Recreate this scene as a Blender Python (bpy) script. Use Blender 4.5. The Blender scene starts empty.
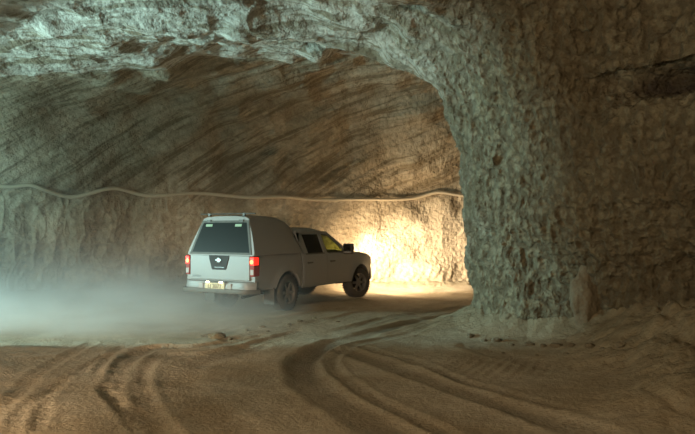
import bpy, math, random
import numpy as np
from mathutils import Vector, Matrix
random.seed(3)
C = bpy.context.scene.collection
SC = bpy.context.scene

# ------------------------------------------------------------------ camera constants
FPX, CAMH, HOR = 650.0, 1.70, 231.3
PITCH = math.atan((HOR-217)/FPX)

def ray(px, py):
    u, v = (px-347.5)/FPX, (217-py)/FPX
    return np.array([u, math.cos(PITCH)-v*math.sin(PITCH), math.sin(PITCH)+v*math.cos(PITCH)])
def ground(px, py):
    d = ray(px, py); t = -CAMH/d[2]
    return (d[0]*t, d[1]*t)

# ------------------------------------------------------------------ noise
def _h(ix, iy, iz, s):
    n = (ix*374761393 + iy*668265263 + iz*2147483647 + s*1274126177) & 0xffffffff
    n = ((n ^ (n >> 13))*1274126177) & 0xffffffff
    n = ((n ^ (n >> 16))*2246822519) & 0xffffffff
    n = n ^ (n >> 15)
    return (n & 0xffff).astype(np.float32)/32767.5-1
def noise(x, y, z, s=0):
    x = np.asarray(x, np.float64); y = np.asarray(y, np.float64); z = np.asarray(z, np.float64)
    x, y, z = np.broadcast_arrays(x, y, z)
    ix, iy, iz = np.floor(x).astype(np.int64), np.floor(y).astype(np.int64), np.floor(z).astype(np.int64)
    fx, fy, fz = (x-ix).astype(np.float32), (y-iy).astype(np.float32), (z-iz).astype(np.float32)
    ux, uy, uz = [f*f*f*(f*(f*6-15)+10) for f in (fx, fy, fz)]
    r = 0
    for dx in (0, 1):
        wx = ux if dx else 1-ux
        for dy in (0, 1):
            wy = uy if dy else 1-uy
            for dz in (0, 1):
                wz = uz if dz else 1-uz
                r = r + wx*wy*wz*_h(ix+dx, iy+dy, iz+dz, s)
    return r
def fbm(x, y, z, o=3, s=0):
    r, a = 0, 1.0
    for k in range(o):
        r = r + a*noise(x*2**k, y*2**k, z*2**k, s+k*7); a *= .5
    return r
def billow(x, y, z, o=3, s=0):
    r, a = 0, 1.0
    for k in range(o):
        r = r + a*np.sqrt(np.abs(noise(x*2**k, y*2**k, z*2**k, s+k*7))+.002); a *= .5
    return r
def sst(a, b, x):
    t = np.clip((x-a)/(b-a), 0, 1); return t*t*(3-2*t)

# ------------------------------------------------------------------ cave shape: two tunnels that meet
def cave(x, y, z, rough=True):
    zz = np.maximum(z, 0)
    # tunnel the camera stands in
    xr = np.interp(y, [-8, 5, 7, 8.3, 9.6, 10.6, 11.4, 13, 20], [5.6, 5.4, 4.9, 4.4, 3.36, 2.52, 2.12, 2.09, 2.09])
    xr = xr + .20*sst(1.9, .8, z)
    xl = np.interp(y, [-8, 6, 9, 12, 20], [-6.5, -7.2, -7.6, -7.6, -7.6])
    c, w = (xr+xl)/2, (xr-xl)/2
    hA = np.interp(y, [-8, 8, 10.5, 12, 13.3], [6.6, 6.4, 5.9, 5.12, 4.92]) + sst(1.0, 4.0, x)*sst(12.5, 10.5, y)*1.8
    pA = np.interp(y, [6, 10, 12], [2.7, 3.2, 4.0])
    gA = ((np.abs(x-c)/w)**pA + (zz/hA)**pA)**(1/pA) - 1
    gA = gA*w*.95
    gA = np.maximum(gA, y-13.2)
    gA = np.maximum(gA, -5.5-y)
    # the haulage tunnel crossing it
    yb = np.interp(x, [-18, -14, -11, -8.6, -6, -2, 1, 5, 14], [11.2, 13.2, 14.9, 16.3, 17.7, 19.3, 20.1, 20.6, 20.2])
    yn = np.interp(x, [-18, -14, -9, -6, 0, 2, 5, 14], [6.5, 7.6, 9.7, 10.2, 12.0, 12.0, 12.4, 12.6])
    c, w = (yb+yn)/2, (yb-yn)/2
    t = (y-c)/w
    p = np.where(t > 0, 2.3, 5.0)
    hB = np.interp(x, [-14, -8, -3, 0], [4.6, 4.8, 5.5, 5.75])
    a = np.abs(t)
    # far side: vertical foot, then a vault
    gB = (a**p + (np.maximum(zz-np.where(t > 0, .9, 0), 0)/(hB-np.where(t > 0, .9, 0)))**p)**(1/p) - 1
    gB = gB*w*.95
    gB = np.maximum(gB, np.maximum(-17.5-x, x-13.5))
    k = .45
    h = np.clip(.5+.5*(gB-gA)/k, 0, 1)
    g = gB*(1-h)+gA*h - k*h*(1-h)
    if rough:
        g = g + .22*fbm(x*.42, y*.42, z*.42, 3, 11) + .07*fbm(x*1.5, y*1.5, z*1.1, 2, 31)
        # undercut pocket high on the right pillar and one at its foot
        for (px, py, pz, rx, ry, rz, amp) in ((4.35, 8.55, 3.66, .55, .6, .14, .7), (3.72, 9.1, 3.76, .3, .35, .08, .4), (3.2, 10.1, .78, .25, .4, .12, .3), (3.1, 10.2, 2.95, .2, .3, .06, .15)):
            q = ((x-px)/rx)**2+((y-py)/ry)**2+((z-pz)/rz)**2
            g = g - amp*np.exp(-q)
    return g

# ------------------------------------------------------------------ surface nets
def surface_nets(F, org, h):
    nx, ny, nz = F.shape
    S = F < 0
    cs = S[:-1, :-1, :-1].astype(np.int8)
    tot = np.zeros_like(cs)
    for dx in (0, 1):
        for dy in (0, 1):
            for dz in (0, 1):
                tot += S[dx:nx-1+dx, dy:ny-1+dy, dz:nz-1+dz]
    act = (tot > 0) & (tot < 8)
    I = np.argwhere(act)
    idx = -np.ones(act.shape, np.int64); idx[act] = np.arange(len(I))
    P = np.zeros((len(I), 3)); N = np.zeros(len(I))
    cor = [(a, b, c) for a in (0, 1) for b in (0, 1) for c in (0, 1)]
    for a in cor:
        for b in cor:
            d = [b[i]-a[i] for i in range(3)]
            if sorted(d) != [0, 0, 1]: continue
            fa = F[I[:, 0]+a[0], I[:, 1]+a[1], I[:, 2]+a[2]]; fb = F[I[:, 0]+b[0], I[:, 1]+b[1], I[:, 2]+b[2]]
            m = (fa < 0) != (fb < 0)
            t = np.where(m, fa/np.where(m, fa-fb, 1), 0)
            for i in range(3):
                P[:, i] += np.where(m, a[i]+t*d[i], 0)
            N += m
    P = (P/N[:, None] + I)*h + np.array(org)
    quads = []
    for ax in range(3):
        o1, o2 = [(1, 2), (2, 0), (0, 1)][ax]
        sl0 = [slice(None)]*3; sl1 = [slice(None)]*3
        sl0[ax] = slice(0, -1); sl1[ax] = slice(1, None)
        m = S[tuple(sl0)] != S[tuple(sl1)]
        E_ = np.argwhere(m)
        ok = (E_[:, o1] > 0) & (E_[:, o2] > 0) & (E_[:, o1] < F.shape[o1]-1) & (E_[:, o2] < F.shape[o2]-1)
        E_ = E_[ok]
        e1 = np.zeros(3, int); e1[o1] = 1; e2 = np.zeros(3, int); e2[o2] = 1
        q = np.stack([idx[tuple((E_-e1-e2).T)], idx[tuple((E_-e2).T)], idx[tuple(E_.T)], idx[tuple((E_-e1).T)]], 1)
        inside = S[tuple(E_.T)]
        q = np.where(inside[:, None], q[:, ::-1], q)     # normals face the open space
        quads.append(q)
    return P, np.concatenate(quads)

def subdivide(P, Q):
    n = len(P)
    E_ = np.stack([Q, np.roll(Q, -1, 1)], 2).reshape(-1, 2); E_.sort(1)
    key = E_[:, 0]*n+E_[:, 1]
    u, inv = np.unique(key, return_inverse=True)
    mid = (P[u//n]+P[u % n])/2
    ctr = P[Q].mean(1)
    inv = inv.reshape(-1, 4)+n
    cc = np.arange(len(Q))+n+len(u)
    P2 = np.concatenate([P, mid, ctr])
    Q2 = np.concatenate([np.stack([Q[:, i], inv[:, i], cc, inv[:, (i+3) % 4]], 1) for i in range(4)])
    return P2, Q2
def vnormals(P, Q):
    f = np.cross(P[Q[:, 2]]-P[Q[:, 0]], P[Q[:, 3]]-P[Q[:, 1]])
    N = np.zeros_like(P)
    for i in range(4):
        for k in range(3):
            N[:, k] += np.bincount(Q[:, i], f[:, k], len(P))
    return N/np.maximum(np.linalg.norm(N, axis=1, keepdims=True), 1e-9)

def mesh_np(name, P, Q, mat, N=None, kind=None):
    used, inv = np.unique(Q, return_inverse=True)
    Q = inv.reshape(-1, 4); P = P[used]
    me = bpy.data.meshes.new(name)
    me.vertices.add(len(P)); me.vertices.foreach_set('co', P.astype(np.float32).ravel())
    me.loops.add(len(Q)*4); me.loops.foreach_set('vertex_index', Q.astype(np.int32).ravel())
    me.polygons.add(len(Q)); me.polygons.foreach_set('loop_start', np.arange(len(Q), dtype=np.int32)*4)
    me.polygons.foreach_set('use_smooth', np.ones(len(Q), bool))
    me.update(calc_edges=True); me.validate()
    if N is not None:
        me.normals_split_custom_set_from_vertices([tuple(v) for v in N[used]])
    me.materials.append(mat)
    o = bpy.data.objects.new(name, me); C.objects.link(o)
    if kind: o['kind'] = kind
    return o

# ------------------------------------------------------------------ material helpers
class NT:
    def __init__(s, name, surface=True):
        s.m = bpy.data.materials.new(name); s.m.use_nodes = True
        s.t = s.m.node_tree; s.t.nodes.clear()
        s.out = s.t.nodes.new('ShaderNodeOutputMaterial')
    def n(s, ty, **kw):
        nd = s.t.nodes.new(ty)
        for k, v in kw.items():
            if k.startswith('_'): setattr(nd, k[1:], v)
        return nd
    def put(s, sock, v):
        if isinstance(v, bpy.types.NodeSocket): s.t.links.new(v, sock)
        elif v is not None:
            if isinstance(v, (tuple, list)) and len(v) == 3 and sock.type == 'RGBA': v = (*v, 1)
            sock.default_value = v
    def math(s, op, a, b=None, c=None):
        nd = s.n('ShaderNodeMath', _operation=op)
        s.put(nd.inputs[0], a)
        if b is not None: s.put(nd.inputs[1], b)
        if c is not None: s.put(nd.inputs[2], c)
        return nd.outputs[0]
    def pos(s):
        return s.n('ShaderNodeTexCoord').outputs['Object']
    def mapping(s, v, scale=(1, 1, 1), rot=(0, 0, 0), loc=(0, 0, 0)):
        nd = s.n('ShaderNodeMapping'); s.put(nd.inputs[0], v)
        nd.inputs['Scale'].default_value = scale; nd.inputs['Rotation'].default_value = rot; nd.inputs['Location'].default_value = loc
        return nd.outputs[0]
    def noise(s, v, scale, detail=4, rough=.55, dist=0):
        nd = s.n('ShaderNodeTexNoise'); s.put(nd.inputs['Vector'], v)
        nd.inputs['Scale'].default_value = scale; nd.inputs['Detail'].default_value = detail
        nd.inputs['Roughness'].default_value = rough; nd.inputs['Distortion'].default_value = dist
        return nd.outputs[0]
    def voro(s, v, scale, feat='F1', smooth=None):
        nd = s.n('ShaderNodeTexVoronoi', _feature=feat); s.put(nd.inputs['Vector'], v); nd.inputs['Scale'].default_value = scale
        if smooth is not None: nd.inputs['Smoothness'].default_value = smooth
        return nd.outputs['Distance']
    def ramp(s, f, stops):
        nd = s.n('ShaderNodeValToRGB'); s.put(nd.inputs[0], f)
        e = nd.color_ramp.elements
        while len(e) < len(stops): e.new(.5)
        for k, (p, c) in enumerate(stops):
            e[k].position = p; e[k].color = (c, c, c, 1) if not isinstance(c, tuple) else (*c, 1)
        return nd.outputs[0]
    def mix(s, f, a, b, mode='MIX'):
        nd = s.n('ShaderNodeMix', _data_type='RGBA', _blend_type=mode)
        s.put(nd.inputs[0], f); s.put(nd.inputs[6], a); s.put(nd.inputs[7], b)
        return nd.outputs[2]
    def bump(s, h, dist, strength=1, nrm=None):
        nd = s.n('ShaderNodeBump'); s.put(nd.inputs['Height'], h)
        nd.inputs['Distance'].default_value = dist; nd.inputs['Strength'].default_value = strength
        if nrm is not None: s.put(nd.inputs['Normal'], nrm)
        return nd.outputs[0]
    def bsdf(s, **kw):
        nd = s.n('ShaderNodeBsdfPrincipled')
        for k, v in kw.items(): s.put(nd.inputs[k.replace('_', ' ')], v)
        s.t.links.new(nd.outputs[0], s.out.inputs[0])
        return nd

def simple(name, col, rough=.5, metal=0, dust=0.0, **kw):
    t = NT(name)
    c = col
    if dust:
        f = t.math('MULTIPLY', t.ramp(t.noise(t.pos(), 6, 6, .65), [(.3, .35), (.75, 1.0)]), dust)
        c = t.mix(f, col, (.33, .29, .23))
    t.bsdf(Base_Color=c, Roughness=rough, Metallic=metal, **kw)
    return t.m
def emitter(name, col, e):
    t = NT(name); t.bsdf(Base_Color=col, Roughness=.3, Emission_Color=col, Emission_Strength=e); return t.m
def glass(name, tint, gloss=.12):
    t = NT(name)
    tr = t.n('ShaderNodeBsdfTransparent'); t.put(tr.inputs[0], tint)
    gl = t.n('ShaderNodeBsdfGlossy'); gl.inputs['Roughness'].default_value = .08
    mx = t.n('ShaderNodeMixShader'); mx.inputs[0].default_value = gloss
    t.t.links.new(tr.outputs[0], mx.inputs[1]); t.t.links.new(gl.outputs[0], mx.inputs[2]); t.t.links.new(mx.outputs[0], t.out.inputs[0])
    return t.m

def rock_mat(name, pale, dirt, amount, lump=1.0, veins=False, streak=0.0, cutoff=.5, pocket_shade=None, blend=False):
    t = NT(name); p = t.pos()
    if blend:      # the whiter roof salt gives way to the browner salt of the pillar
        bx = t.n('ShaderNodeSeparateXYZ'); t.put(bx.inputs[0], p)
        bf = t.ramp(t.math('MULTIPLY_ADD', t.math('ADD', bx.outputs[0], t.math('MULTIPLY', t.noise(p, .8, 5, .65), 2.4)), .15, .1), [(.34, 0.0), (.62, 1.0)])
        pale, dirt = t.mix(bf, pale, (.40, .375, .265)), t.mix(bf, dirt, (.235, .195, .12))
    warp = t.noise(p, 1.1, 3, .6)
    big = t.noise(p, .55, 5, .62, .6)
    m1 = t.ramp(big, [(cutoff-.09, 0.0), (cutoff+.09, 1.0)])
    fine = t.noise(p, 7, 6, .7)
    col = t.mix(t.math('MULTIPLY', m1, amount), pale, dirt)
    col = t.mix(t.ramp(fine, [(.35, .5), (.7, 0.0)]), col, (.13, .105, .07))
    if pocket_shade:  # shade inside the pillar pocket, painted as a dark patch
        wp = t.n('ShaderNodeVectorMath', _operation='SUBTRACT'); t.put(wp.inputs[0], p); wp.inputs[1].default_value = pocket_shade[0]
        sc = t.n('ShaderNodeVectorMath', _operation='DIVIDE'); t.put(sc.inputs[0], wp.outputs[0]); sc.inputs[1].default_value = pocket_shade[1]
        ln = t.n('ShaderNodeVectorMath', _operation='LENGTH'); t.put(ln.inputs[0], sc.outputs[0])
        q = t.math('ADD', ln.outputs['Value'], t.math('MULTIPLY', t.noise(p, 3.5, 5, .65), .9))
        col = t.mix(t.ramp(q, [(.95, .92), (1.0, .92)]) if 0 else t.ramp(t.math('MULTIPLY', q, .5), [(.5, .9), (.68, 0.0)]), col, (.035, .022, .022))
    if veins:
        pv = t.mapping(p, (.7, 2.6, 1.2), (0, 0, .45))
        nd = t.noise(pv, .9, 7, .62, 1.2)
        v = t.ramp(nd, [(.44, 0.0), (.5, 1.0), (.54, 1.0), (.6, .12)])
        isl = t.ramp(t.noise(t.mapping(p, (.7, 1.9, 1), (0, 0, .4)), 1.3, 6, .66, .7), [(.49, 1.0), (.54, 0.0)])
        col = t.mix(t.math('MULTIPLY', isl, t.math('MULTIPLY_ADD', bf, -.75, .85)), col, dirt)
        col = t.mix(t.math('MULTIPLY', v, t.math('MULTIPLY_ADD', bf, -.55, .6)), col, (.8, .79, .74))
    if streak:
        # marks of the cutting drum: long bands slanting up the vault
        sx = t.n('ShaderNodeSeparateXYZ'); t.put(sx.inputs[0], p)
        z2 = t.math('MULTIPLY_ADD', sx.outputs[1], -.9, sx.outputs[2])
        al = t.math('ADD', t.math('MULTIPLY', sx.outputs[0], .8), t.math('MULTIPLY', z2, .5))
        ac = t.math('ADD', t.math('MULTIPLY', sx.outputs[0], -.45), t.math('MULTIPLY', z2, .85))
        cb = t.n('ShaderNodeCombineXYZ'); t.put(cb.inputs[0], t.math('MULTIPLY', al, .3)); t.put(cb.inputs[1], t.math('MULTIPLY', ac, 2.2)); sp = cb.outputs[0]
        s1 = t.noise(sp, 1.6, 7, .68, .35)
        zz = t.n('ShaderNodeSeparateXYZ'); t.put(zz.inputs[0], p)
        up = t.ramp(t.math('MULTIPLY', t.math('ADD', zz.outputs[2], t.math('MULTIPLY', warp, 1.2)), .2), [(.5, 0.0), (.72, 1.0)])
        band = t.ramp(s1, [(.42, 1.0), (.5, .25), (.6, 0.0)])
        col = t.mix(t.math('MULTIPLY', t.math('MULTIPLY', band, up), streak), col, tuple(c*.75 for c in dirt))
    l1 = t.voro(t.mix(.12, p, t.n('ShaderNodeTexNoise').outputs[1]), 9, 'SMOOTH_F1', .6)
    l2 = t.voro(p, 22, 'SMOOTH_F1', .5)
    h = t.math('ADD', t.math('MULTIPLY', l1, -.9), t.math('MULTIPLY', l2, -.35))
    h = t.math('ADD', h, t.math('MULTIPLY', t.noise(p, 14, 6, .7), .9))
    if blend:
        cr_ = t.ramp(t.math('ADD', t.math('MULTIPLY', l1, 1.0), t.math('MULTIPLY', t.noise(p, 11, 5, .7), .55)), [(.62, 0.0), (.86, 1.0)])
        col = t.mix(t.math('MULTIPLY', cr_, t.math('MULTIPLY_ADD', bf, .45, .15)), col, (.12, .10, .065))   # shade of the crevices painted in between the lumps
    if blend: h = t.math('MULTIPLY', h, t.math('MULTIPLY_ADD', bf, .68, .32))
    nrm = t.bump(h, .05*lump, .9)
    if streak:
        nrm = t.bump(t.math('MULTIPLY', s1, up), .05, .8, nrm)
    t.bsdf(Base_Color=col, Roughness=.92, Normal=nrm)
    return t.m

def floor_mat():
    t = NT('salt_road'); p = t.pos()
    big = t.noise(p, .5, 5, .6, .5)
    fine = t.noise(p, 9, 6, .7)
    col = t.mix(t.ramp(big, [(.4, 0.0), (.62, 1.0)]), (.50, .44, .34), (.38, .31, .21))
    col = t.mix(t.ramp(fine, [(.35, .45), (.6, 0.0)]), col, (.27, .22, .15))
    at = t.n('ShaderNodeAttribute', _attribute_name='wear'); 
    col = t.mix(t.math('MULTIPLY', at.outputs['Fac'], .85), col, (.135, .11, .075))
    ab = t.n('ShaderNodeAttribute', _attribute_name='bank')
    lum = t.noise(p, 5, 6, .68)
    col = t.mix(t.math('MULTIPLY', ab.outputs['Fac'], .85), col, t.mix(t.ramp(lum, [(.38, 0.0), (.6, 1.0)]), (.20, .17, .11), (.32, .285, .2)))
    h = t.math('ADD', t.noise(p, 16, 6, .72), t.math('MULTIPLY', t.noise(p, 3.0, 4, .6), 1.0))
    h = t.math('ADD', h, t.math('MULTIPLY', t.voro(p, 26, 'SMOOTH_F1', .5), -.25))
    h = t.math('ADD', h, t.math('MULTIPLY', t.math('MULTIPLY', lum, ab.outputs['Fac']), 3.0))
    t.bsdf(Base_Color=col, Roughness=.88, Normal=t.bump(h, .028, .9))
    return t.m

M = {}
M['ceil'] = rock_mat('salt_roof', (.60, .58, .52), (.25, .20, .135), .7, 2.6, veins=True, blend=True, pocket_shade=((4.4, 8.5, 3.66), (.95, .9, .26)))
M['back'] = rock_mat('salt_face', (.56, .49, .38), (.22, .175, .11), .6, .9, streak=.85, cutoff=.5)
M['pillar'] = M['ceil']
M['leftw'] = rock_mat('salt_side', (.6, .58, .52), (.3, .26, .2), .5, 1.2)
M['floor'] = floor_mat()
M['rock'] = rock_mat('salt_lump', (.30, .27, .20), (.24, .20, .14), .6, .8)
M['darkrock'] = rock_mat('dusty_stone', (.20, .17, .10), (.12, .10, .06), .6, .4)
M['cable'] = simple('dusty_cable', (.46, .41, .32), .8)
M['paint'] = simple('silver_paint', (.25, .27, .29), .5, .15, dust=.35)
M['bedpaint'] = simple('dusty_silver_paint', (.25, .25, .26), .5, .15, dust=.35)
M['trim'] = simple('black_plastic', (.03, .03, .03), .55, 0, dust=.25)
M['steel'] = simple('dusty_step_steel', (.07, .065, .06), .6, .1, dust=.3)
M['chrome'] = simple('chrome', (.8, .82, .84), .15, 1.0)
M['tyre'] = simple('tyre_rubber', (.03, .03, .03), .85, 0, dust=.25)
M['rim'] = simple('alloy', (.13, .13, .13), .5, .3, dust=.4)
M['under'] = simple('underbody', (.03, .028, .025), .9)
M['seat'] = simple('seat_cloth', (.06, .06, .06), .9)
M['tgp'] = simple('handle_black', (.022, .022, .022), .7)
M['tglass'] = glass('tinted_glass', (.06, .07, .06), .14)
M['glass'] = glass('side_glass', (.66, .70, .50), .08)
M['dglass'] = glass('rear_door_glass', (.07, .075, .06), .06)
M['red'] = emitter('lit_red_lamp', (1, .02, .008), 1.6)
M['hot'] = emitter('lamp_filament_glow', (1, .13, .02), 12)
M['redoff'] = simple('red_lens', (.30, .03, .02), .2)
M['clear'] = simple('clear_lens', (.38, .35, .34), .35)
M['head'] = emitter('headlamp_glow', (1, .85, .6), 25)
M['plamp'] = emitter('plate_lamp_glow', (1, .85, .55), 14)
M['plate'] = simple('plate_yellow', (.70, .60, .38), .5)
M['ink'] = simple('plate_ink', (.12, .07, .03), .6)
M['badge'] = simple('badge_grey', (.22, .24, .25), .4, .4)
M['pale_rect'] = simple('pale_rect_green', (.30, .42, .30), .6)

# ------------------------------------------------------------------ cave shell
h = .1
ax = np.arange(-18.2, 14.2, h); ay = np.arange(-6.4, 22.4, h); az = np.arange(-.6, 8.6, h)
F = np.empty((len(ax), len(ay), len(az)), np.float32)
for i in range(0, len(ax), 40):
    X, Y, Z = np.meshgrid(ax[i:i+40], ay, az, indexing='ij')
    F[i:i+40] = cave(X, Y, Z)
F[:, :, 0] = 1; F[0] = 1; F[-1] = 1; F[:, 0] = 1; F[:, -1] = 1; F[:, :, -1] = 1
P, Q = surface_nets(F, (ax[0], ay[0], az[0]), h)
del F
Q = Q[P[Q][:, :, 2].min(1) > -.42]
ctr = P[Q].mean(1)
keep = (ctr[:, 1] > 6.2) & (ctr[:, 0] > -10.5) & (ctr[:, 0] < 9)
Qc, Qf = Q[~keep], Q[keep]
def displace(P, N):
    x, y, z = P.T
    z2 = z-.9*y
    ax_, az_ = x*.8+z2*.5, -.45*x+.85*z2
    back = sst(13.5, 15.5, y+(-x*.28))*1.0
    vault = back*sst(2.4, 3.2, z)
    up = sst(.35, .75, -N[:, 2])
    pil = (1-back)*(1-up)
    d = .035*(billow(x*2.6, y*2.6, z*2.0, 3, 5)-.9)*(1+1.3*pil)*(1-.75*vault)
    d += .036*(billow(x*7.5, y*7.5, z*6.0, 3, 9)-.85)*(.4+1.4*pil)*(1-.8*vault)*(1-.6*up*(1-back)*sst(2.2, .5, x))
    d += vault*(.06*noise(ax_*.35, az_*1.3, y*.3, 4)*(.4+noise(x*.5, y*.5, z*.5, 91)**2*2)+.02*noise(ax_*.6, az_*5.5, y*.5, 6)+.03*(billow(x*2.2, y*2.2, z*2.2, 2, 95)-.8))
    d += up*(1-back)*(.10*fbm(x*1.1, y*1.6, z, 3, 17))
    # vertical ribs of salt at the foot of the left-hand wall
    rib = back*sst(-6, -8, x)*sst(2.6, 1.2, z)
    d += rib*.12*(billow(x*2.6, y*2.6, z*.5, 2, 23)-.8)
    lump = back*sst(-2.5, -5, x)*sst(3.3, 2.2, z)
    d += lump*(.24*(billow(x*.75, y*.75, z*.9, 2, 27)-.85)+.10*(billow(x*2.1, y*2.1, z*1.6, 2, 29)-.85))
    # rows of pick marks near the foot of the far wall
    pk = back*sst(1.0, .5, z)*sst(-1, 1, x)
    d += pk*.012*np.sin(x*26+np.floor(z*9)*1.6)*np.sin(z*9*math.pi)
    # ledge the hose lies on
    return P - N*(-d)[:, None]*-1
Pf, Qf2 = subdivide(P, Qf)
Pf, Qf2 = subdivide(Pf, Qf2)
Nf = vnormals(Pf, Qf2)
Pd = displace(Pf, Nf); Nd = vnormals(Pd, Qf2)
Nc = vnormals(P, Q); Pcd = displace(P, Nc)
def region(ctr, nrm):
    yb = np.interp(ctr[:, 0], [-18, -14, -9, -6, 0, 2, 5, 14], [6.5, 7.6, 9.7, 10.2, 12.0, 12.0, 12.4, 12.6])
    far = ctr[:, 1] > yb+3.3
    up = nrm[:, 2] < -.62
    r = np.where(far, 1, np.where(up & (ctr[:, 2] > 3.2), 0, np.where(ctr[:, 0] > 0, 2, 3)))
    return r
cf = Pd[Qf2].mean(1); nf = Nf[Qf2].mean(1); cc_ = Pcd[Qc].mean(1); nc_ = Nc[Qc].mean(1)
rf, rc = region(cf, nf), region(cc_, nc_)
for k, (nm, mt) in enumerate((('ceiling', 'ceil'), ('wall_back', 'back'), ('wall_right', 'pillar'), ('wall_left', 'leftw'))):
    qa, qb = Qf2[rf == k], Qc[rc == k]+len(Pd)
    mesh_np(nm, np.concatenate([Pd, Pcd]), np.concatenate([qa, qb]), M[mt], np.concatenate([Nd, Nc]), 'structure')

# ------------------------------------------------------------------ floor with ruts
def seg_dist(X, Y, pts):
    best = np.full(X.shape, 1e9); par = np.zeros(X.shape); L = 0
    for (x0, y0), (x1, y1) in zip(pts[:-1], pts[1:]):
        dx, dy = x1-x0, y1-y0; l2 = dx*dx+dy*dy; l = math.sqrt(l2)
        t = np.clip(((X-x0)*dx+(Y-y0)*dy)/l2, 0, 1)
        d = np.hypot(X-x0-t*dx, Y-y0-t*dy)
        s = np.sign(dx*(Y-y0)-dy*(X-x0))
        m = d < np.abs(best)
        best = np.where(m, d*np.where(s == 0, 1, s), best); par = np.where(m, L+t*l, par)
        L += l
    return best, par
def smooth_path(px):
    g = [ground(*p) for p in px]; out = []
    for i in range(len(g)-1):
        p0, p1, p2, p3 = g[max(i-1, 0)], g[i], g[i+1], g[min(i+2, len(g)-1)]
        for k in range(5):
            t = k/5
            out.append(tuple(.5*((2*p1[j])+(-p0[j]+p2[j])*t+(2*p0[j]-5*p1[j]+4*p2[j]-p3[j])*t*t+(-p0[j]+3*p1[j]-3*p2[j]+p3[j])*t**3) for j in (0, 1)))
    out.append(g[-1]); return out
# (path, half width, depth, ridge, wear)
RUTS = [
 ([(500, 309), (462, 315), (400, 326), (350, 338), (318, 348), (303, 360), (309, 380), (332, 402), (368, 424), (420, 455)], .20, .085, .035, .8),
 ([(500, 318), (440, 328), (385, 338), (345, 347), (330, 357), (340, 373), (368, 394), (405, 416), (460, 445)], .10, .035, .03, .35),
 ([(345, 349), (372, 356), (405, 369), (450, 386), (500, 405), (560, 428), (600, 445)], .16, .06, .03, .5),
 ([(360, 346), (400, 355), (445, 372), (500, 392), (560, 415)], .10, .035, .02, .4),
 ([(300, 330), (240, 345), (200, 352), (168, 352), (146, 362), (138, 382), (142, 402), (160, 434), (175, 450)], .11, .04, .02, .4),
 ([(260, 335), (200, 344), (150, 346), (125, 362), (117, 384), (124, 406), (146, 432), (160, 450)], .13, .05, .025, .45),
 ([(160, 344), (120, 350), (100, 362), (102, 382), (116, 404), (140, 432)], .07, .03, .02, .3),
 ([(150, 338), (85, 362), (52, 394), (34, 434)], .07, .025, .012, .2),
 ([(120, 345), (70, 375), (35, 405), (8, 440)], .07, .025, .012, .2),
 ([(90, 342), (40, 372), (2, 410)], .09, .02, .012, .2),
 ([(250, 345), (190, 362), (182, 385), (205, 412), (240, 440)], .22, .04, .02, .5),
 ([(208, 333), (250, 323), (300, 316), (345, 309)], .10, .03, .025, .3),
 ([(225, 338), (280, 328), (330, 319), (372, 311)], .10, .03, .025, .3),
 ([(330, 331), (380, 320), (462, 306)], .12, .04, .025, .4),
 ([(470, 345), (530, 362), (600, 378), (690, 392)], .18, .03, .02, .3),
]
RUTS = [(smooth_path(a), b, c, d, e) for a, b, c, d, e in RUTS]
def floor_h(X, Y):
    Z = .05*fbm(X*.35, Y*.35, 0*X, 3, 41) + .012*fbm(X*2.1, Y*2.1, 0*X, 3, 47)
    wear = np.zeros(X.shape)
    near = sst(22, 16, Y)
    for k, (pts, w, dep, rid, we) in enumerate(RUTS):
        d, par = seg_dist(X, Y, pts)
        d = d + .035*noise(X*1.5, Y*1.5, 0*X+k, 51)
        a = np.abs(d)/w
        trough = np.exp(-a**4)
        ridge = np.exp(-((a-1.45)/.38)**2)
        tread = np.sin(par*2*math.pi/.11+np.sign(d)*1.4)*.008*np.exp(-a**4)*(1 if we < .6 else .4)
        v = .7+.5*noise(par*.8, 0*X, 0*X+k, 61)
        Z += .5*(-dep*trough+rid*ridge)*v+tread*.8
        wear = np.maximum(wear, trough*we*v)
    # loose salt banked against the walls
    f = cave(X, Y, np.full(X.shape, .35), True)
    bank = np.exp(-np.maximum(-f, 0)/.38)
    lum = 1+.45*billow(X*2.3, Y*2.3, 0*X, 3, 71)-.25
    pile = .26*bank*lum*sst(12.8, 11.6, Y)+.14*bank*lum*sst(11.6, 12.8, Y)
    rb = np.exp(-(((X-4.1)/.9)**2+((Y-8.1)/1.5)**2))*.42+np.exp(-(((X-4.6)/1.0)**2+((Y-7.2)/1.3)**2))*.25+np.exp(-(((X-3.25)/.75)**2+((Y-5.75)/.75)**2))*.26
    rb = rb*(.8+.45*billow(X*2.0, Y*2.0, 0*X, 3, 77))
    Z += pile+rb
    Z += .030*(billow(X*6, Y*6, 0*X, 3, 81)-.9)*sst(.05, .5, bank+rb*3)
    # corrugated drag marks to the right
    cm = np.exp(-(((X-1.9)/.9)**2+((Y-8.2)/.55)**2))
    Z += cm*.007*np.sin((X*1.0-Y*.55)*2*math.pi/.16+2*noise(X*2, Y*2, 0*X, 83))
    return Z, np.clip(wear, 0, 1), np.clip(bank*1.4*sst(.0, 1.5, X)+rb*3, 0, 1)
fx = np.concatenate([np.arange(-18.3, -9, .3), np.arange(-9, 5.6, .035), np.arange(5.6, 14.3, .3)])
fy = np.concatenate([np.arange(-6.3, 4.4, .3), np.arange(4.4, 14, .035), np.arange(14, 22.3, .07)])
X, Y = np.meshgrid(fx, fy, indexing='ij')
Zf, wear, bankm = floor_h(X, Y)
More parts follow.
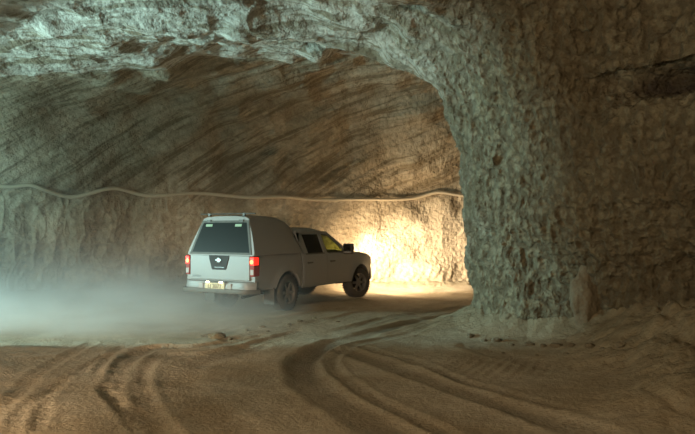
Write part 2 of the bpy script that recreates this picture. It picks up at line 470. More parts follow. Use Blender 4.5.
# the truck's wheels press the road flat where it stands
nx_, ny_ = X.shape
ids = np.arange(nx_*ny_).reshape(nx_, ny_)
Qg = np.stack([ids[:-1, :-1], ids[1:, :-1], ids[1:, 1:], ids[:-1, 1:]], -1).reshape(-1, 4)
fl = mesh_np('floor', np.stack([X.ravel(), Y.ravel(), Zf.ravel()], 1), Qg, M['floor'], None, 'structure')
att = fl.data.attributes.new('wear', 'FLOAT', 'POINT'); att.data.foreach_set('value', wear.ravel().astype(np.float32))
att = fl.data.attributes.new('bank', 'FLOAT', 'POINT'); att.data.foreach_set('value', bankm.ravel().astype(np.float32))
def zfloor(x, y):
    return float(floor_h(np.array([[x]]), np.array([[y]]))[0][0, 0])

# ------------------------------------------------------------------ mesh builder for made things
class MB:
    def __init__(s): s.v = []; s.f = []
    def add(s, vs, fs):
        b = len(s.v); s.v += [tuple(v) for v in vs]; s.f += [tuple(b+i for i in f) for f in fs]; return s
    def box(s, c, d, rot=None):
        R = rot or Matrix.Identity(3)
        vs = [Vector(c)+R @ Vector((sx*d[0]/2, sy*d[1]/2, sz*d[2]/2)) for sx in (-1, 1) for sy in (-1, 1) for sz in (-1, 1)]
        return s.add(vs, [(0, 1, 3, 2), (4, 6, 7, 5), (0, 4, 5, 1), (2, 3, 7, 6), (0, 2, 6, 4), (1, 5, 7, 3)])
    def grid(s, rows, closed=False, flip=False):
        n = len(rows[0]); vs = [p for r in rows for p in r]; fs = []
        for i in range(len(rows)-1):
            for j in range(n if closed else n-1):
                q = (i*n+j, i*n+(j+1) % n, (i+1)*n+(j+1) % n, (i+1)*n+j)
                fs.append(q[::-1] if flip else q)
        return s.add(vs, fs)
    def loft(s, rows):
        n = len(rows[0]); s.grid(rows, True)
        b = len(s.v)-n*len(rows)
        s.f.append(tuple(b+i for i in range(n))[::-1]); s.f.append(tuple(b+n*(len(rows)-1)+i for i in range(n)))
        return s
    def prism(s, poly, fn0, fn1):
        n = len(poly); vs = [fn0(*p) for p in poly]+[fn1(*p) for p in poly]
        fs = [tuple(range(n)), tuple(range(n, 2*n))[::-1]]+[(i, (i+1) % n, n+(i+1) % n, n+i) for i in range(n)]
        return s.add(vs, fs)
    def tube(s, pts, r, n=10, cap=True):
        pts = [Vector(p) for p in pts]; rows = []
        for i, p in enumerate(pts):
            t = (pts[min(i+1, len(pts)-1)]-pts[max(i-1, 0)]).normalized()
            a = t.cross(Vector((0, 0, 1)));
            if a.length < .05: a = t.cross(Vector((0, 1, 0)))
            a.normalize(); b = t.cross(a)
            rr = r[i] if isinstance(r, (list, tuple)) else r
            rows.append([p+a*math.cos(q*2*math.pi/n)*rr+b*math.sin(q*2*math.pi/n)*rr for q in range(n)])
        if cap: s.loft(rows)
        else: s.grid(rows, True)
        return s
    def lathe(s, prof, n=40, c=(0, 0, 0)):            # profile (radius, y), axis along y
        rows = []
        for k in range(n):
            a = 2*math.pi*k/n
            rows.append([(c[0]+r*math.cos(a), c[1]+y, c[2]+r*math.sin(a)) for r, y in prof])
        rows.append(rows[0]); return s.grid(rows)
    def build(s, name, mat, parent=None, smooth=True, bevel=0, angle=35, loc=None):
        me = bpy.data.meshes.new(name); me.from_pydata(s.v, [], s.f); me.validate()
        import bmesh
        bm = bmesh.new(); bm.from_mesh(me); bmesh.ops.remove_doubles(bm, verts=bm.verts, dist=1e-5)
        bmesh.ops.recalc_face_normals(bm, faces=bm.faces)
        bm.to_mesh(me); bm.free()
        me.materials.append(mat)
        o = bpy.data.objects.new(name, me); C.objects.link(o)
        if smooth:
            me.polygons.foreach_set('use_smooth', [True]*len(me.polygons))
            me.set_sharp_from_angle(angle=math.radians(angle))
        if bevel:
            b = o.modifiers.new('bevel', 'BEVEL'); b.width = bevel; b.segments = 2; b.limit_method = 'ANGLE'; b.angle_limit = math.radians(40)
        if parent: o.parent = parent
        if loc: o.location = loc
        return o
def text(name, body, size, mat, parent, mtx, depth=.004):
    cu = bpy.data.curves.new(name, 'FONT'); cu.body = body; cu.size = size; cu.extrude = depth; cu.align_x = 'CENTER'; cu.align_y = 'CENTER'
    o = bpy.data.objects.new(name, cu); C.objects.link(o); bpy.context.view_layer.update()
    me = bpy.data.meshes.new_from_object(o.evaluated_get(bpy.context.evaluated_depsgraph_get())); bpy.data.objects.remove(o)
    me.transform(mtx); me.materials.clear(); me.materials.append(mat)
    o = bpy.data.objects.new(name, me); C.objects.link(o); o.parent = parent; return o

# ------------------------------------------------------------------ pickup truck (x forward, y left, origin under the rear axle)
HEAD = .508
TX, TY = -2.065, 14.40
truck = bpy.data.objects.new('pickup_truck', None); C.objects.link(truck)
truck['label'] = 'dusty silver double-cab pickup with canopy, lit tail lights, in the tunnel bend'; truck['category'] = 'pickup truck'
truck.location = (TX, TY, 0); truck.rotation_euler = (0, 0, math.pi/2-HEAD)

RA, WZ, WB = .455, .39, 3.2
def lerp(x, xs, ys): return float(np.interp(x, xs, ys))
def Wx(x): return lerp(x, [-1.16, -1.0, .5, .58, 3.3, 3.6, 3.8, 3.95, 4.05, 4.12], [.875, .885, .885, .905, .905, .89, .86, .81, .74, .62])
def Yz(x, z):
    W = Wx(x)
    y = W*(1-.055*((z-.85)/.35)**2) if z > .85 else W*(1-.035*((.85-z)/.4)**2)
    for xw in (0, WB):
        d = math.hypot(x-xw, z-WZ); y += .04*math.exp(-((d-.47)/.075)**2)*(1 if d > .4 else .6)
    return y
def zbot(x, sill):
    z = sill
    for xw in (0, WB):
        if abs(x-xw) < RA: z = max(z, WZ+math.sqrt(RA*RA-(x-xw)**2))
    return z
def section(x, sill, zt, tub=None):
    zb = zbot(x, sill); h = []
    h += [(0, zb), (.45, zb), (Yz(x, zb)-.05, zb), (Yz(x, zb+.015)-.01, zb+.004)]
    for s in (.04, .18, .34, .5, .66, .8, .92): z = zb+(zt-.035-zb)*s; h.append((Yz(x, z), z))
    e = Yz(x, zt-.035)
    h += [(e-.004, zt-.03), (e-.018, zt-.008), (e-.045, zt)]
    if tub is None: h += [(e-.09, zt+.001), (.45, zt+.022), (0, zt+.03)]
    else: h += [(e-.10, zt), (e-.11, tub), (0, tub)]
    return [(x, y, z) for y, z in h]+[(x, -y, z) for y, z in h[-2:0:-1]]
def stations(a, b, n):
    xs = set(np.linspace(a, b, n).round(4))
    for xw in (0, WB):
        for q in np.linspace(-1, 1, 25):
            x = xw+RA*math.sin(q*math.pi/2)
            if a < x < b: xs.add(round(float(x), 4))
    return sorted(xs)
# load bed
m = MB(); m.loft([section(x, .5, 1.215) for x in stations(-1.12, .535, 24)])
bed = m.build('load_bed', M['bedpaint'], truck, angle=30)
# cab lower body, wings and bonnet
def ztop(x): return lerp(x, [.57, 2.4, 2.6, 3.3, 3.7, 3.92, 4.03, 4.12], [1.18, 1.19, 1.2, 1.155, 1.10, 1.04, .97, .84])
rows = []
for x in stations(.575, 4.12, 60):
    tub = .72 if .68 < x < 2.5 else None
    rows.append(section(x, .44 if x < 3.6 else .44+.1*(x-3.6), ztop(x), tub))
m = MB(); m.loft(rows); body = m.build('cab_body', M['paint'], truck, angle=30)
# frame under the body, between the wheels
m = MB(); m.box((1.3, .38, .50), (4.9, .12, .16)); m.box((1.3, -.38, .50), (4.9, .12, .16)); m.box((1.45, 0, .46), (1.6, .7, .12)); m.box((3.2, 0, .62), (.85, .95, .5)); m.box((0, 0, .60), (.95, .95, .16)); m.tube([(0, -.66, .38), (0, .66, .38)], .055); m.tube([(3.2, -.62, .38), (3.2, .62, .38)], .04)
m.tube([(-1.05, -.5, .36), (-.3, -.45, .40)], .03)
m.build('chassis', M['under'], truck)

# greenhouse: pillars and roof
def Gy(z): return .845-(z-1.17)*.36
def strip(mb, poly, side, thick=.045):
    mb.prism(poly, lambda x, z: (x, side*Gy(z), z), lambda x, z: (x, side*(Gy(z)-thick), z))
ROOFZ = 1.66
m = MB()
for sd in (-1, 1):
    strip(m, [(.60, 1.17), (.60, ROOFZ), (.80, ROOFZ), (.86, 1.17)], sd)                 # rear pillar
    strip(m, [(1.53, 1.17), (1.50, ROOFZ), (1.62, ROOFZ), (1.68, 1.17)], sd)             # middle pillar
    strip(m, [(2.55, 1.17), (2.22, 1.40), (1.82, ROOFZ), (1.93, ROOFZ), (2.36, 1.42), (2.76, 1.17)], sd)   # screen pillar
    strip(m, [(.60, 1.61), (.60, ROOFZ+.02), (1.93, ROOFZ+.02), (1.95, 1.61)], sd)        # roof rail
m.box((.62, 0, 1.22), (.05, 1.66, .12)); m.box((.62, 0, 1.64), (.05, 1.36, .08))
m.build('cab_pillars', M['paint'], truck, angle=30)
rows = []
for x, zt in ((.575, 1.63), (.60, 1.70), (.68, 1.74), (.9, 1.765), (1.2, 1.775), (1.5, 1.765), (1.72, 1.735), (1.88, 1.69), (1.99, 1.64)):
    e = .69
    hs = [(0, zt), (.3, zt-.004), (.5, zt-.016), (.6, zt-.038), (.655, zt-.068), (e, max(zt-.12, 1.60))]
    lo = [(e-.03, min(max(zt-.13, 1.59), 1.62)), (0, min(zt-.05, 1.68))]
    rows.append([(x, y, z) for y, z in hs+lo]+[(x, -y, z) for y, z in (hs+lo)[-2:0:-1]])
m = MB(); m.loft(rows); m.build('cab_roof', M['paint'], truck, angle=35)
# glass
def pane(name, poly, sd, mat, parent):
    m = MB(); m.prism(poly, lambda x, z: (x, sd*(Gy(z)-.018), z), lambda x, z: (x, sd*(Gy(z)-.024), z)); return m.build(name, mat, parent, smooth=False)
def door(name_g, x0, x1, sd, winpoly, gmat):
    m = MB(); rows = []; back = []
    zs = np.linspace(.50, 1.165, 12); xs = np.linspace(x0, x1, 14)
    for x in xs:
        zlo = max(.50, zbot(x, .44)+.03)
        col = [(x, sd*(Yz(x, zlo+(1.165-zlo)*k/11)+.007), zlo+(1.165-zlo)*k/11) for k in range(12)]
        inn = [(p[0], p[1]-sd*.03, p[2]) for p in col[::-1]]
        rows.append(col+inn)
    m.loft(rows); d = m.build('door', M['paint'], truck, angle=30)
    pane('window', winpoly, sd, gmat, d)
    m = MB(); hx = x0+.20
    yy = Yz(hx, 1.0)+.03
    m.tube([(hx-.09, sd*(yy-.02), .985), (hx-.07, sd*(yy+.012), .985), (hx+.07, sd*(yy+.012), .985), (hx+.09, sd*(yy-.02), .985)], .016, 8)
    hnd = m.build('door_handle', M['trim'], d)
    m = MB(); m.prism([(x0+.12, 1.165), (x0+.12, 1.19), (x1-.06, 1.19), (x1-.06, 1.165)], lambda x, z: (x, sd*(Yz(x, 1.165)+.004), z), lambda x, z: (x, sd*(Gy(z)-.03), z))
    m.build('window_seal', M['trim'], d)
    # black window surround
    return d
for sd in (-1, 1):
    door('f', 1.60, 2.62, sd, [(1.64, 1.17), (1.60, 1.63), (1.84, 1.63), (2.24, 1.39), (2.56, 1.17)], M['glass'])
    door('r', .62, 1.585, sd, [(.85, 1.17), (.80, 1.63), (1.51, 1.63), (1.54, 1.17)], M['dglass'])
    # mirror
    m = MB(); m.box((2.40, sd*1.01, 1.26), (.13, .25, .25)); m.box((2.42, sd*.87, 1.20), (.07, .14, .05))
    mi = m.build('wing_mirror', M['trim'], truck, bevel=.03)
    m = MB(); m.box((2.331, sd*1.01, 1.26), (.006, .20, .20)); m.build('mirror_glass', M['chrome'], mi)
m = MB(); m.add([(2.74, .80, 1.185), (2.74, -.80, 1.185), (2.82, 0, 1.20), (1.95, -.64, 1.655), (1.95, .64, 1.655), (1.98, 0, 1.69)], [(0, 2, 5, 4), (2, 1, 3, 5)])
ws = m.build('windscreen', M['glass'], truck); s_ = ws.modifiers.new('s', 'SOLIDIFY'); s_.thickness = .006
m = MB(); m.box((.605, 0, 1.43), (.008, 1.5, .42)); m.build('rear_cab_window', M['dglass'], truck)
# seats and wheel
for x, y in ((1.55, .38), (1.55, -.38)):
    m = MB(); m.box((x+.2, y, .84), (.5, .46, .18)); m.box((x-.1, y, 1.12), (.13, .44, .52), Matrix.Rotation(-.2, 3, 'Y'))
    s0 = m.build('seat', M['seat'], truck, bevel=.05)
    m = MB(); m.box((x-.17, y, 1.46), (.09, .25, .17)); m.build('headrest', M['seat'], s0, bevel=.035)
m = MB(); m.box((1.0, 0, .84), (.45, 1.25, .18)); m.box((.80, 0, 1.08), (.12, 1.25, .42)); m.build('rear_bench', M['seat'], truck, bevel=.04)
m = MB(); m.box((2.50, 0, 1.02), (.34, 1.5, .28)); m.build('dashboard', M['trim'], truck, bevel=.05)
m = MB(); R_ = Matrix.Rotation(math.radians(-62), 3, 'Y')
m.tube([Vector((2.22, .38, 1.20))+R_ @ Vector((math.cos(a)*.19, math.sin(a)*.19, 0)) for a in np.linspace(0, 2*math.pi, 25)], .016, 8)
m.box((2.22, .38, 1.20), (.06, .36, .03), R_); m.tube([(2.22, .38, 1.2), (2.4, .38, 1.1)], .03)
m.build('steering_wheel', M['trim'], truck)
m = MB(); m.box((2.02, 0, 1.55), (.03, .24, .07)); m.build('cabin_mirror', M['trim'], truck, bevel=.01)

# canopy
def can(x):
    zt = lerp(x, [-1.12, -.9, -.5, -.1, .12, .3, .42, .52, .56], [1.99, 2.01, 2.02, 2.01, 1.98, 1.935, 1.885, 1.825, 1.78])
    sh = lerp(x, [-1.12, .1], [.19, 0]); xn = x
    yb = .865
    hs = [(0, zt), (.3, zt-.006), (.50, zt-.022), (.575, zt-.05), (.615, zt-.10), (.635, zt-.17)]
    y0, z0 = hs[-1]
    for k in (.25, .5, .75, 1): hs.append((y0+(yb-y0)*k+.018*math.sin(math.pi*k), z0+(1.21-z0)*k))
    hs += [(yb-.04, 1.205), (0, 1.205)]
    f = lambda z: xn+sh*max(0, z-1.2)/.77
    return [(f(z), y, z) for y, z in hs]+[(f(z), -y, z) for y, z in hs[-2:0:-1]]
m = MB(); m.loft([can(x) for x in (-1.13, -1.10, -.95, -.7, -.4, -.1, .05, .18, .3, .38, .45, .51, .555)])
canopy = m.build('canopy', M['bedpaint'], truck, angle=40)
def rearface(y, z, off): return (-1.13+.19*(z-1.2)/.77-off, y, z)
def trap(mb, z0, z1, y0, y1, o0, o1, r=.04):
    poly = [(-y0, z0), (y0, z0), (y1+.01, z1-r), (y1-r, z1), (-y1+r, z1), (-y1-.01, z1-r)]
    mb.prism(poly, lambda y, z: rearface(y, z, o0), lambda y, z: rearface(y, z, o1)); return mb
fr = MB()
OUT = [(-.80, 1.215), (.80, 1.215), (.60, 1.90), (-.60, 1.90)]; INN = [(-.74, 1.255), (.74, 1.255), (.56, 1.855), (-.56, 1.855)]
for i in range(4):
    j = (i+1) % 4
    fr.prism([OUT[i], OUT[j], INN[j], INN[i]], lambda y, z: rearface(y, z, .012), lambda y, z: rearface(y, z, -.01))
gate = fr.build('canopy_hatch', M['trim'], canopy)
m = MB(); m.prism(INN, lambda y, z: rearface(y, z, .010), lambda y, z: rearface(y, z, .004)); 
hg = simple('dark_hatch_glass', (.010, .012, .012), .3, Specular_IOR_Level=.2); m.build('hatch_glass', hg, gate, smooth=False)
for y, w in ((.40, .17), (-.36, .16)):  # two pale rectangles near the top of the hatch glass
    m = MB(); m.prism([(y-w/2, 1.775), (y+w/2, 1.775), (y+w/2, 1.825), (y-w/2, 1.825)], lambda a, z: rearface(a, z, .016), lambda a, z: rearface(a, z, .011)); m.build('pale_rect', M['pale_rect'], gate, smooth=False)
for y in (.42, -.42):
    m = MB(); m.box(rearface(y, 1.895, .02), (.03, .10, .04)); m.build('hinge', M['trim'], gate)
m = MB(); m.tube([(-.93, -.74, 2.035), (-.93, .68, 2.035)], .014, 8); m.box((-.92, .45, 2.02), (.05, .05, .06)); m.box((-.92, -.45, 2.02), (.05, .05, .06)); m.build('roof_bar', M['trim'], canopy)

# tailgate
def pl(mb, poly, x0, x1): return mb.prism(poly, lambda y, z: (x0, y, z), lambda y, z: (x1, y, z))
m = MB(); pl(m, [(-.765, .70), (.765, .70), (.765, 1.195), (-.765, 1.195)], -1.155, -1.11)
tg = m.build('tailgate', M['paint'], truck, bevel=.012)
m = MB(); pl(m, [(-.185, .925), (-.165, .905), (.165, .905), (.185, .925), (.255, 1.13), (.26, 1.195), (-.26, 1.195), (-.255, 1.13)], -1.168, -1.150)
hp = m.build('tailgate_handle', M['tgp'], tg, bevel=.006)
FX = Matrix(((0, 0, -1, 0), (-1, 0, 0, 0), (0, 1, 0, 0), (0, 0, 0, 1)))      # text x -> -y, text y -> z, faces backwards
m = MB(); m.tube([(-1.178, .055*math.cos(a), 1.10+.05*math.sin(a)) for a in np.linspace(0, 2*math.pi, 29)], .009, 6, False); m.box((-1.18, 0, 1.10), (.012, .15, .024)); m.tube([(-1.172, 0, 1.10), (-1.176, 0, 1.10)], .045, 16)
m.build('emblem', M['chrome'], hp)
m = MB(); m.box((-1.172, -.02, .955), (.008, .24, .012)); m.build('handle_trim', M['badge'], hp)
text('model_lettering', 'NAVARA', .058, M['badge'], tg, Matrix.Translation((-1.158, .585, .765)) @ FX)
# lamps
for sd in (-1, 1):
    m = MB(); pl(m, [(sd*.775, .79), (sd*.885, .79), (sd*.885, 1.19), (sd*.775, 1.19)], -1.165, -.98)
    hl = m.build('tail_light', M['redoff'], truck, bevel=.015)
    m = MB(); pl(m, [(sd*.785, 1.01), (sd*.89, 1.01), (sd*.89, 1.17), (sd*.785, 1.17)], -1.172, -1.02); m.build('brake_lens', M['red'], hl, bevel=.012)
    m = MB(); m.tube([(-1.176, sd*.83, 1.075), (-1.171, sd*.83, 1.075)], .038, 16); m.build('lamp_bulb', M['hot'], hl)
    m = MB(); pl(m, [(sd*.79, .82), (sd*.875, .82), (sd*.875, .93), (sd*.79, .93)], -1.170, -1.10); m.build('reversing_lens', M['clear'], hl, bevel=.01)
# rear bumper
rows = []
for y in np.linspace(-.90, .90, 19):
    k = max(0, (abs(y)-.70)/.2); xo = -1.27+.16*k*k
    rows.append([(xo, y, .53), (xo-.005, y, .57), (xo+.02, y, .665), (xo+.05, y, .685), (-1.09, y, .685), (-1.09, y, .53)])
m = MB(); m.loft(rows); bp = m.build('rear_bumper', M['paint'], truck, angle=40)
rows = []
for y in np.linspace(-.93, .93, 19):
    k = max(0, (abs(y)-.72)/.21); xo = -1.32+.20*k*k
    rows.append([(xo-.02, y, .455), (xo-.03, y, .475), (xo-.02, y, .535), (-1.0, y, .54), (-1.0, y, .455)])
m = MB(); m.loft(rows); m.build('bumper_step', M['steel'], bp, angle=40)
for y in (.36, -.36):
    m = MB(); m.box((-1.272, y, .59), (.03, .12, .11)); sp = m.build('bumper_pad', M['clear'], bp, bevel=.008)
m = MB(); m.box((-1.286, 0, .588), (.01, .50, .125)); npl = m.build('number_plate', M['plate'], truck, bevel=.004)
text('plate_lettering', 'LJ 2072', .115, M['ink'], npl, Matrix.Translation((-1.293, 0, .582)) @ FX, .002)
for y in (.17, -.17):
    m = MB(); m.box((-1.295, y, .668), (.03, .08, .02)); m.build('plate_lamp', M['plamp'], npl)
m = MB(); m.box((-1.28, 0, .668), (.03, .56, .03)); m.build('plate_lamp_bar', M['trim'], bp)
# front end
m = MB(); m.box((4.09, 0, .86), (.08, .80, .24)); gr = m.build('grille', M['trim'], truck, bevel=.02)
m = MB(); m.box((4.135, .21, .86), (.02, .05, .24), Matrix.Rotation(.2, 3, 'X')); m.box((4.135, -.21, .86), (.02, .05, .24), Matrix.Rotation(-.2, 3, 'X')); m.box((4.135, 0, .96), (.02, .5, .03)); m.build('grille_bar', M['chrome'], gr)
rows = []
for y in np.linspace(-.84, .84, 17):
    k = abs(y)/.84; xo = 4.20-.26*k**3
    rows.append([(xo, y, .42), (xo+.01, y, .58), (xo-.03, y, .72), (3.9, y, .74), (3.85, y, .42)])
m = MB(); m.loft(rows); m.build('front_bumper', M['paint'], truck, angle=40)
for sd in (-1, 1):
    m = MB(); m.box((4.02, sd*.62, .90), (.16, .30, .22), Matrix.Rotation(-sd*.35, 3, 'Z')); hd = m.build('headlight', M['clear'], truck, bevel=.03)
    m = MB(); m.tube([(4.10, sd*.60, .90), (4.135, sd*.60, .90)], .06, 16); m.build('headlight_bulb', M['head'], hd)
# mud flaps
for sd in (-1, 1):
    m = MB(); m.box((-.52, sd*.78, .36), (.015, .26, .34)); m.build('mud_flap', M['trim'], truck)
# wheels
def wheel(x, y, side, steer):
    t = MB(); w = .125
    prof = [(.235, -w), (.25, -w-.004), (.33, -w), (.365, -w+.02), (.383, -w+.05), (.388, 0), (.383, w-.05), (.365, w-.02), (.33, w), (.25, w+.004), (.235, w)]
    t.lathe(prof, 48)
    for k in range(36):                                       # tread lugs at the shoulders
        a = 2*math.pi*k/36
        for q in (-1, 1):
            t.box((.382*math.cos(a), q*.075, .382*math.sin(a)), (.014, .07, .035), Matrix.Rotation(-a, 3, 'Y'))
    wh = t.build('wheel', M['tyre'], truck, loc=(x, y, WZ)); wh.rotation_euler = (0, 0, steer)
    r = MB(); o = side*.10
    r.lathe([(.238, -w+.01), (.238, w-.01), (.222, w-.02), (.21, w-.05), (.21, -w+.05), (.222, -w+.02), (.238, -w+.01)], 48)
    r.tube([(0, o-side*.05, 0), (0, o, 0)], .062, 20)
    for k in range(6):
        a = 2*math.pi*k/6
        r.box((.135*math.cos(a), o-side*.022, .135*math.sin(a)), (.17, .035, .055), Matrix.Rotation(-a, 3, 'Y'))
    rm = r.build('rim', M['rim'], wh)
    d = MB(); d.tube([(0, o-side*.085, 0), (0, o-side*.075, 0)], .17, 24); d.build('brake_disc', M['under'], rm)
for sd in (-1, 1):
    wheel(0, sd*.79, sd, 0); wheel(WB, sd*.79, sd, math.radians(-20))
zc = [zfloor(TX+lx*math.sin(HEAD)-ly*math.cos(HEAD)*1.0, TY+lx*math.cos(HEAD)+ly*math.sin(HEAD)) for lx in (0, 3.2) for ly in (.79, -.79)]
print('wheel floor', zc)
truck.location.z = (zc[0]+zc[1]+zc[2]+zc[3])/4+.002
truck.scale = (1.02, 1.02, 1.02)
truck.rotation_euler = Matrix.Rotation(math.pi/2-HEAD, 3, 'Z').to_euler()

# ------------------------------------------------------------------ hose on the far wall (found by sight of the wall)
def hit(px, py):
    d = ray(px, py); t = 13.0/d[1]
    for _ in range(400):
        p = np.array([0, 0, CAMH])+d*t
        if float(cave(p[0], p[1], p[2])) > -.03: break
        t += .03
    return p
HP = [(-30, 188), (-8, 184), (15, 186), (31, 183.5), (52, 192), (79, 196.5), (110, 186.5), (130, 191), (155, 196.3), (198, 192), (247, 197.5), (284, 196), (314, 199.5), (363, 198.5), (404, 199.5), (424, 195), (439, 191), (462, 195), (490, 193), (520, 196)]
def cr(pts, n=6):
    out = []
    for i in range(len(pts)-1):
        p0, p1, p2, p3 = pts[max(i-1, 0)], pts[i], pts[i+1], pts[min(i+2, len(pts)-1)]
        for k in range(n):
            t = k/n; out.append(.5*(2*p1+(-p0+p2)*t+(2*p0-5*p1+4*p2-p3)*t*t+(-p0+3*p1-3*p2+p3)*t**3))
    out.append(pts[-1]); return out
hp = cr([np.array(p, float) for p in HP])
pts = []
for p in hp:
    q = hit(*p); g = np.array([float(cave(*(q+np.array(e))))-float(cave(*(q-np.array(e)))) for e in ((.05, 0, 0), (0, .05, 0), (0, 0, .05))])
    g /= np.linalg.norm(g); q = q-g*.09; pts.append(q)
pts = np.array(pts)
for _ in range(7): pts[1:-1] = (pts[:-2]+2*pts[1:-1]+pts[2:])/4
m = MB(); m.tube([tuple(p) for p in pts], .05, 8)
o = m.build('hose', M['cable'])
o['label'] = 'long pale dusty hose slung along the far tunnel wall above the truck'; o['category'] = 'hose'

# ------------------------------------------------------------------ loose rocks
def rock(name, x, y, size, seed, mat, label, cat='rock', group=None, sink=.25, zc=None, tilt=0):
    import bmesh
    bm = bmesh.new(); bmesh.ops.create_icosphere(bm, subdivisions=4, radius=1)
    V_ = np.array([v.co[:] for v in bm.verts])
    d = 1+.28*fbm(V_[:, 0]*1.3+seed, V_[:, 1]*1.3, V_[:, 2]*1.3, 3, seed)+.05*(billow(V_[:, 0]*4, V_[:, 1]*4, V_[:, 2]*4, 2, seed+3)-.7)
    for v, k in zip(bm.verts, d): v.co = Vector((v.co.x*k*size[0]/2, v.co.y*k*size[1]/2, v.co.z*k*size[2]/2))
    me = bpy.data.meshes.new(name); bm.to_mesh(me); bm.free()
    me.polygons.foreach_set('use_smooth', [True]*len(me.polygons)); me.materials.append(mat)
    o = bpy.data.objects.new(name, me); C.objects.link(o)
    o.location = (x, y, (zfloor(x, y) if zc is None else zc)+size[2]*(.5-sink)); o.rotation_euler = (0, tilt, seed*1.3)
    o['label'] = label; o['category'] = cat
    if group: o['group'] = group
    return o
gx, gy = ground(216.5, 336)
rock('stone', gx, gy, (.30, .24, .12), 5, M['darkrock'], 'flat dark olive stone lying on the pale floor below the truck', 'stone', None, .3)
gx, gy = ground(560, 342)
rock('salt_boulder', 3.64, 9.86, (.50, .42, 1.05), 8, M['rock'], 'upright salt boulder leaning in the notch at the pillar foot', 'boulder', None, .28, tilt=.10)
clods = [(470, 338, .16), (484, 341, .12), (497, 342, .2), (512, 345, .1), (529, 346, .16), (543, 349, .12), (557, 351, .2), (572, 354, .14), (590, 361, .16), (604, 366, .12), (622, 370, .18), (566, 361, .08), (537, 357, .07), (503, 352, .07)]
for i, (px, py, s) in enumerate(clods):
    gx, gy = ground(px, py)
    rock('salt_clod', gx, gy, (s*.85, s*.7, s*.45), 20+i, M['rock'], 'small salt clod lying on the floor along the foot of the pillar', 'clod', 'salt clods along the pillar foot', .35)
bits = [(246, 330, .07), (262, 327, .09), (268, 331, .06), (289, 325, .07), (300, 322, .09), (315, 319, .07), (338, 322, .06), (230, 337, .07)]
for i, (px, py, s) in enumerate(bits):
    gx, gy = ground(px, py)
    rock('gravel_lump', gx, gy, (s*1.5, s*1.1, s*.6), 50+i, M['darkrock'], 'little dark lump on the tyre tracks behind the truck', 'lump', 'dark lumps on the tracks behind the truck', .35)

# ------------------------------------------------------------------ dust kicked up by the truck
def haze(name, lo, hi, label, build):
    m = MB(); m.box([(a+b)/2 for a, b in zip(lo, hi)], [b-a for a, b in zip(lo, hi)])
    t = NT(name+'_volume'); p = t.pos(); s = t.n('ShaderNodeSeparateXYZ'); t.put(s.inputs[0], p)
    dens = build(t, p, *s.outputs)
    v = t.n('ShaderNodeVolumeScatter'); v.inputs['Color'].default_value = (.86, .94, 1.0, 1); v.inputs['Anisotropy'].default_value = .15
    t.put(v.inputs['Density'], dens); t.t.links.new(v.outputs[0], t.out.inputs['Volume'])
    o = m.build(name, t.m, smooth=False); o['label'] = label; o['category'] = 'dust'; o['kind'] = 'stuff'
    return o
def low(t, p, x, y, z):
    hh = t.math('EXPONENT', t.math('MULTIPLY', z, -1/.33))
    mx = t.ramp(t.math('MULTIPLY_ADD', x, 1/14, 12/14), [(.0, 1.0), (.58, 1.0), (.70, .42), (.82, 0.0)])
    my = t.ramp(t.math('MULTIPLY_ADD', y, 1/10, -1.0), [(.0, 0.0), (.10, 1.0), (.6, 1.0), (1.0, .3)])
    nz = t.ramp(t.noise(t.mapping(p, (.8, .8, 1.6)), .9, 3, .5), [(.3, .35), (.65, 1.3)])
    d = t.math('MULTIPLY', t.math('MULTIPLY', hh, mx), t.math('MULTIPLY', my, nz))
    thin = t.math('MULTIPLY', t.math('EXPONENT', t.math('MULTIPLY', z, -1/1.6)), t.ramp(t.math('MULTIPLY_ADD', x, 1/14, 12/14), [(.0, 1.5), (.35, .9), (.56, .08), (.7, 0.0)]))
    thin = t.math('MULTIPLY', thin, t.math('MULTIPLY', my, nz))
    return t.math('ADD', t.math('MULTIPLY', d, HZ[0]), t.math('MULTIPLY', thin, HZ[1]))
HZ = (.95, .05)
haze('dust_cloud', (-12, 10.0, .0), (2, 20, 4.6), 'pale dust haze hanging over the road behind and left of the truck', low)

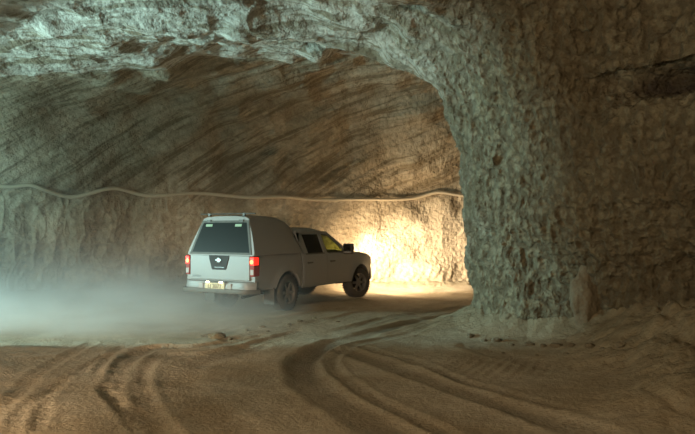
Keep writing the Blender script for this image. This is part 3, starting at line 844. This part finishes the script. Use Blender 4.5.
# ------------------------------------------------------------------ lights
def spot(name, loc, aim, e, col, size, blend=.6, rad=.1, parent=None):
    l = bpy.data.lights.new(name, 'SPOT'); l.energy = e; l.color = col; l.spot_size = math.radians(size); l.spot_blend = blend; l.shadow_soft_size = rad
    o = bpy.data.objects.new(name, l); C.objects.link(o); o.location = loc
    o.rotation_euler = (Vector(aim)-Vector(loc)).to_track_quat('-Z', 'Y').to_euler()
    return o
def point(name, loc, e, col, rad=.15):
    l = bpy.data.lights.new(name, 'POINT'); l.energy = e; l.color = col; l.shadow_soft_size = rad
    o = bpy.data.objects.new(name, l); C.objects.link(o); o.location = loc; return o
def tw(lx, ly, lz):
    return (TX+lx*math.sin(HEAD)-ly*math.cos(HEAD), TY+lx*math.cos(HEAD)+ly*math.sin(HEAD), lz)
WARM, TEAL = (1, .72, .42), (.52, .87, .82)
for sd in (-1, 1):
    spot('headlight_beam', tw(4.36, sd*.6, .93), tw(7, sd*.6-1.15, .72), 1500, (1, .80, .55), 74, 1.0, .06)
    spot('headlight_spill', tw(4.36, sd*.6, .93), tw(7, sd*.6-1.3, .7), 380, WARM, 160, 1.0, .06)
point('headlight_fill', tw(4.7, -.3, .9), 70, WARM, .3)  # added fill that brightens the wall left of the beams
spot('roadway_lamp', (-13.2, 10.0, 2.3), (-1, 11.0, 2.7), 7800, TEAL, 66, .8, .3)
point('teal_fill', (-9.9, 13.2, 2.6), 230, TEAL, .3)  # added unseen fill for the left wall and the mist
spot('van_headlight', (-5.0, -1.0, 1.7), (-4.6, 5.6, 0), 6000, (1, .74, .48), 45, .9, .08)
spot('warm_fill_spot', (-6.0, .5, 3.6), (4.2, 7.4, 1.9), 1600, (1, .72, .42), 86, .9, .25)  # added warm fill for pillar and foreground, stands in for ambient light
point('warm_fill', (-5.5, -.5, 3.8), 30, (1, .72, .42), .4)  # weak warm fill added behind the camera
w = bpy.data.worlds.new('tunnel_dark'); SC.world = w; w.use_nodes = True
w.node_tree.nodes['Background'].inputs[0].default_value = (.5, .45, .35, 1); w.node_tree.nodes['Background'].inputs[1].default_value = .0

# ------------------------------------------------------------------ camera
cd = bpy.data.cameras.new('camera'); cam = bpy.data.objects.new('camera', cd); C.objects.link(cam)
cd.sensor_width = 36; cd.lens = FPX/695*36; cd.clip_start = .05
cam.location = (0, 0, CAMH); cam.rotation_euler = (math.pi/2+PITCH, 0, 0)
SC.camera = cam
SC.view_settings.view_transform = 'Standard'; SC.view_settings.look = 'None'; SC.view_settings.exposure = 0; SC.view_settings.gamma = 1
SC.cycles.use_denoising = True
SC.cycles.max_bounces = 5; SC.cycles.diffuse_bounces = 3; SC.cycles.volume_bounces = 1; SC.cycles.transparent_max_bounces = 8
SC.cycles.volume_step_rate = 1.5
SC.cycles.sample_clamp_indirect = 4
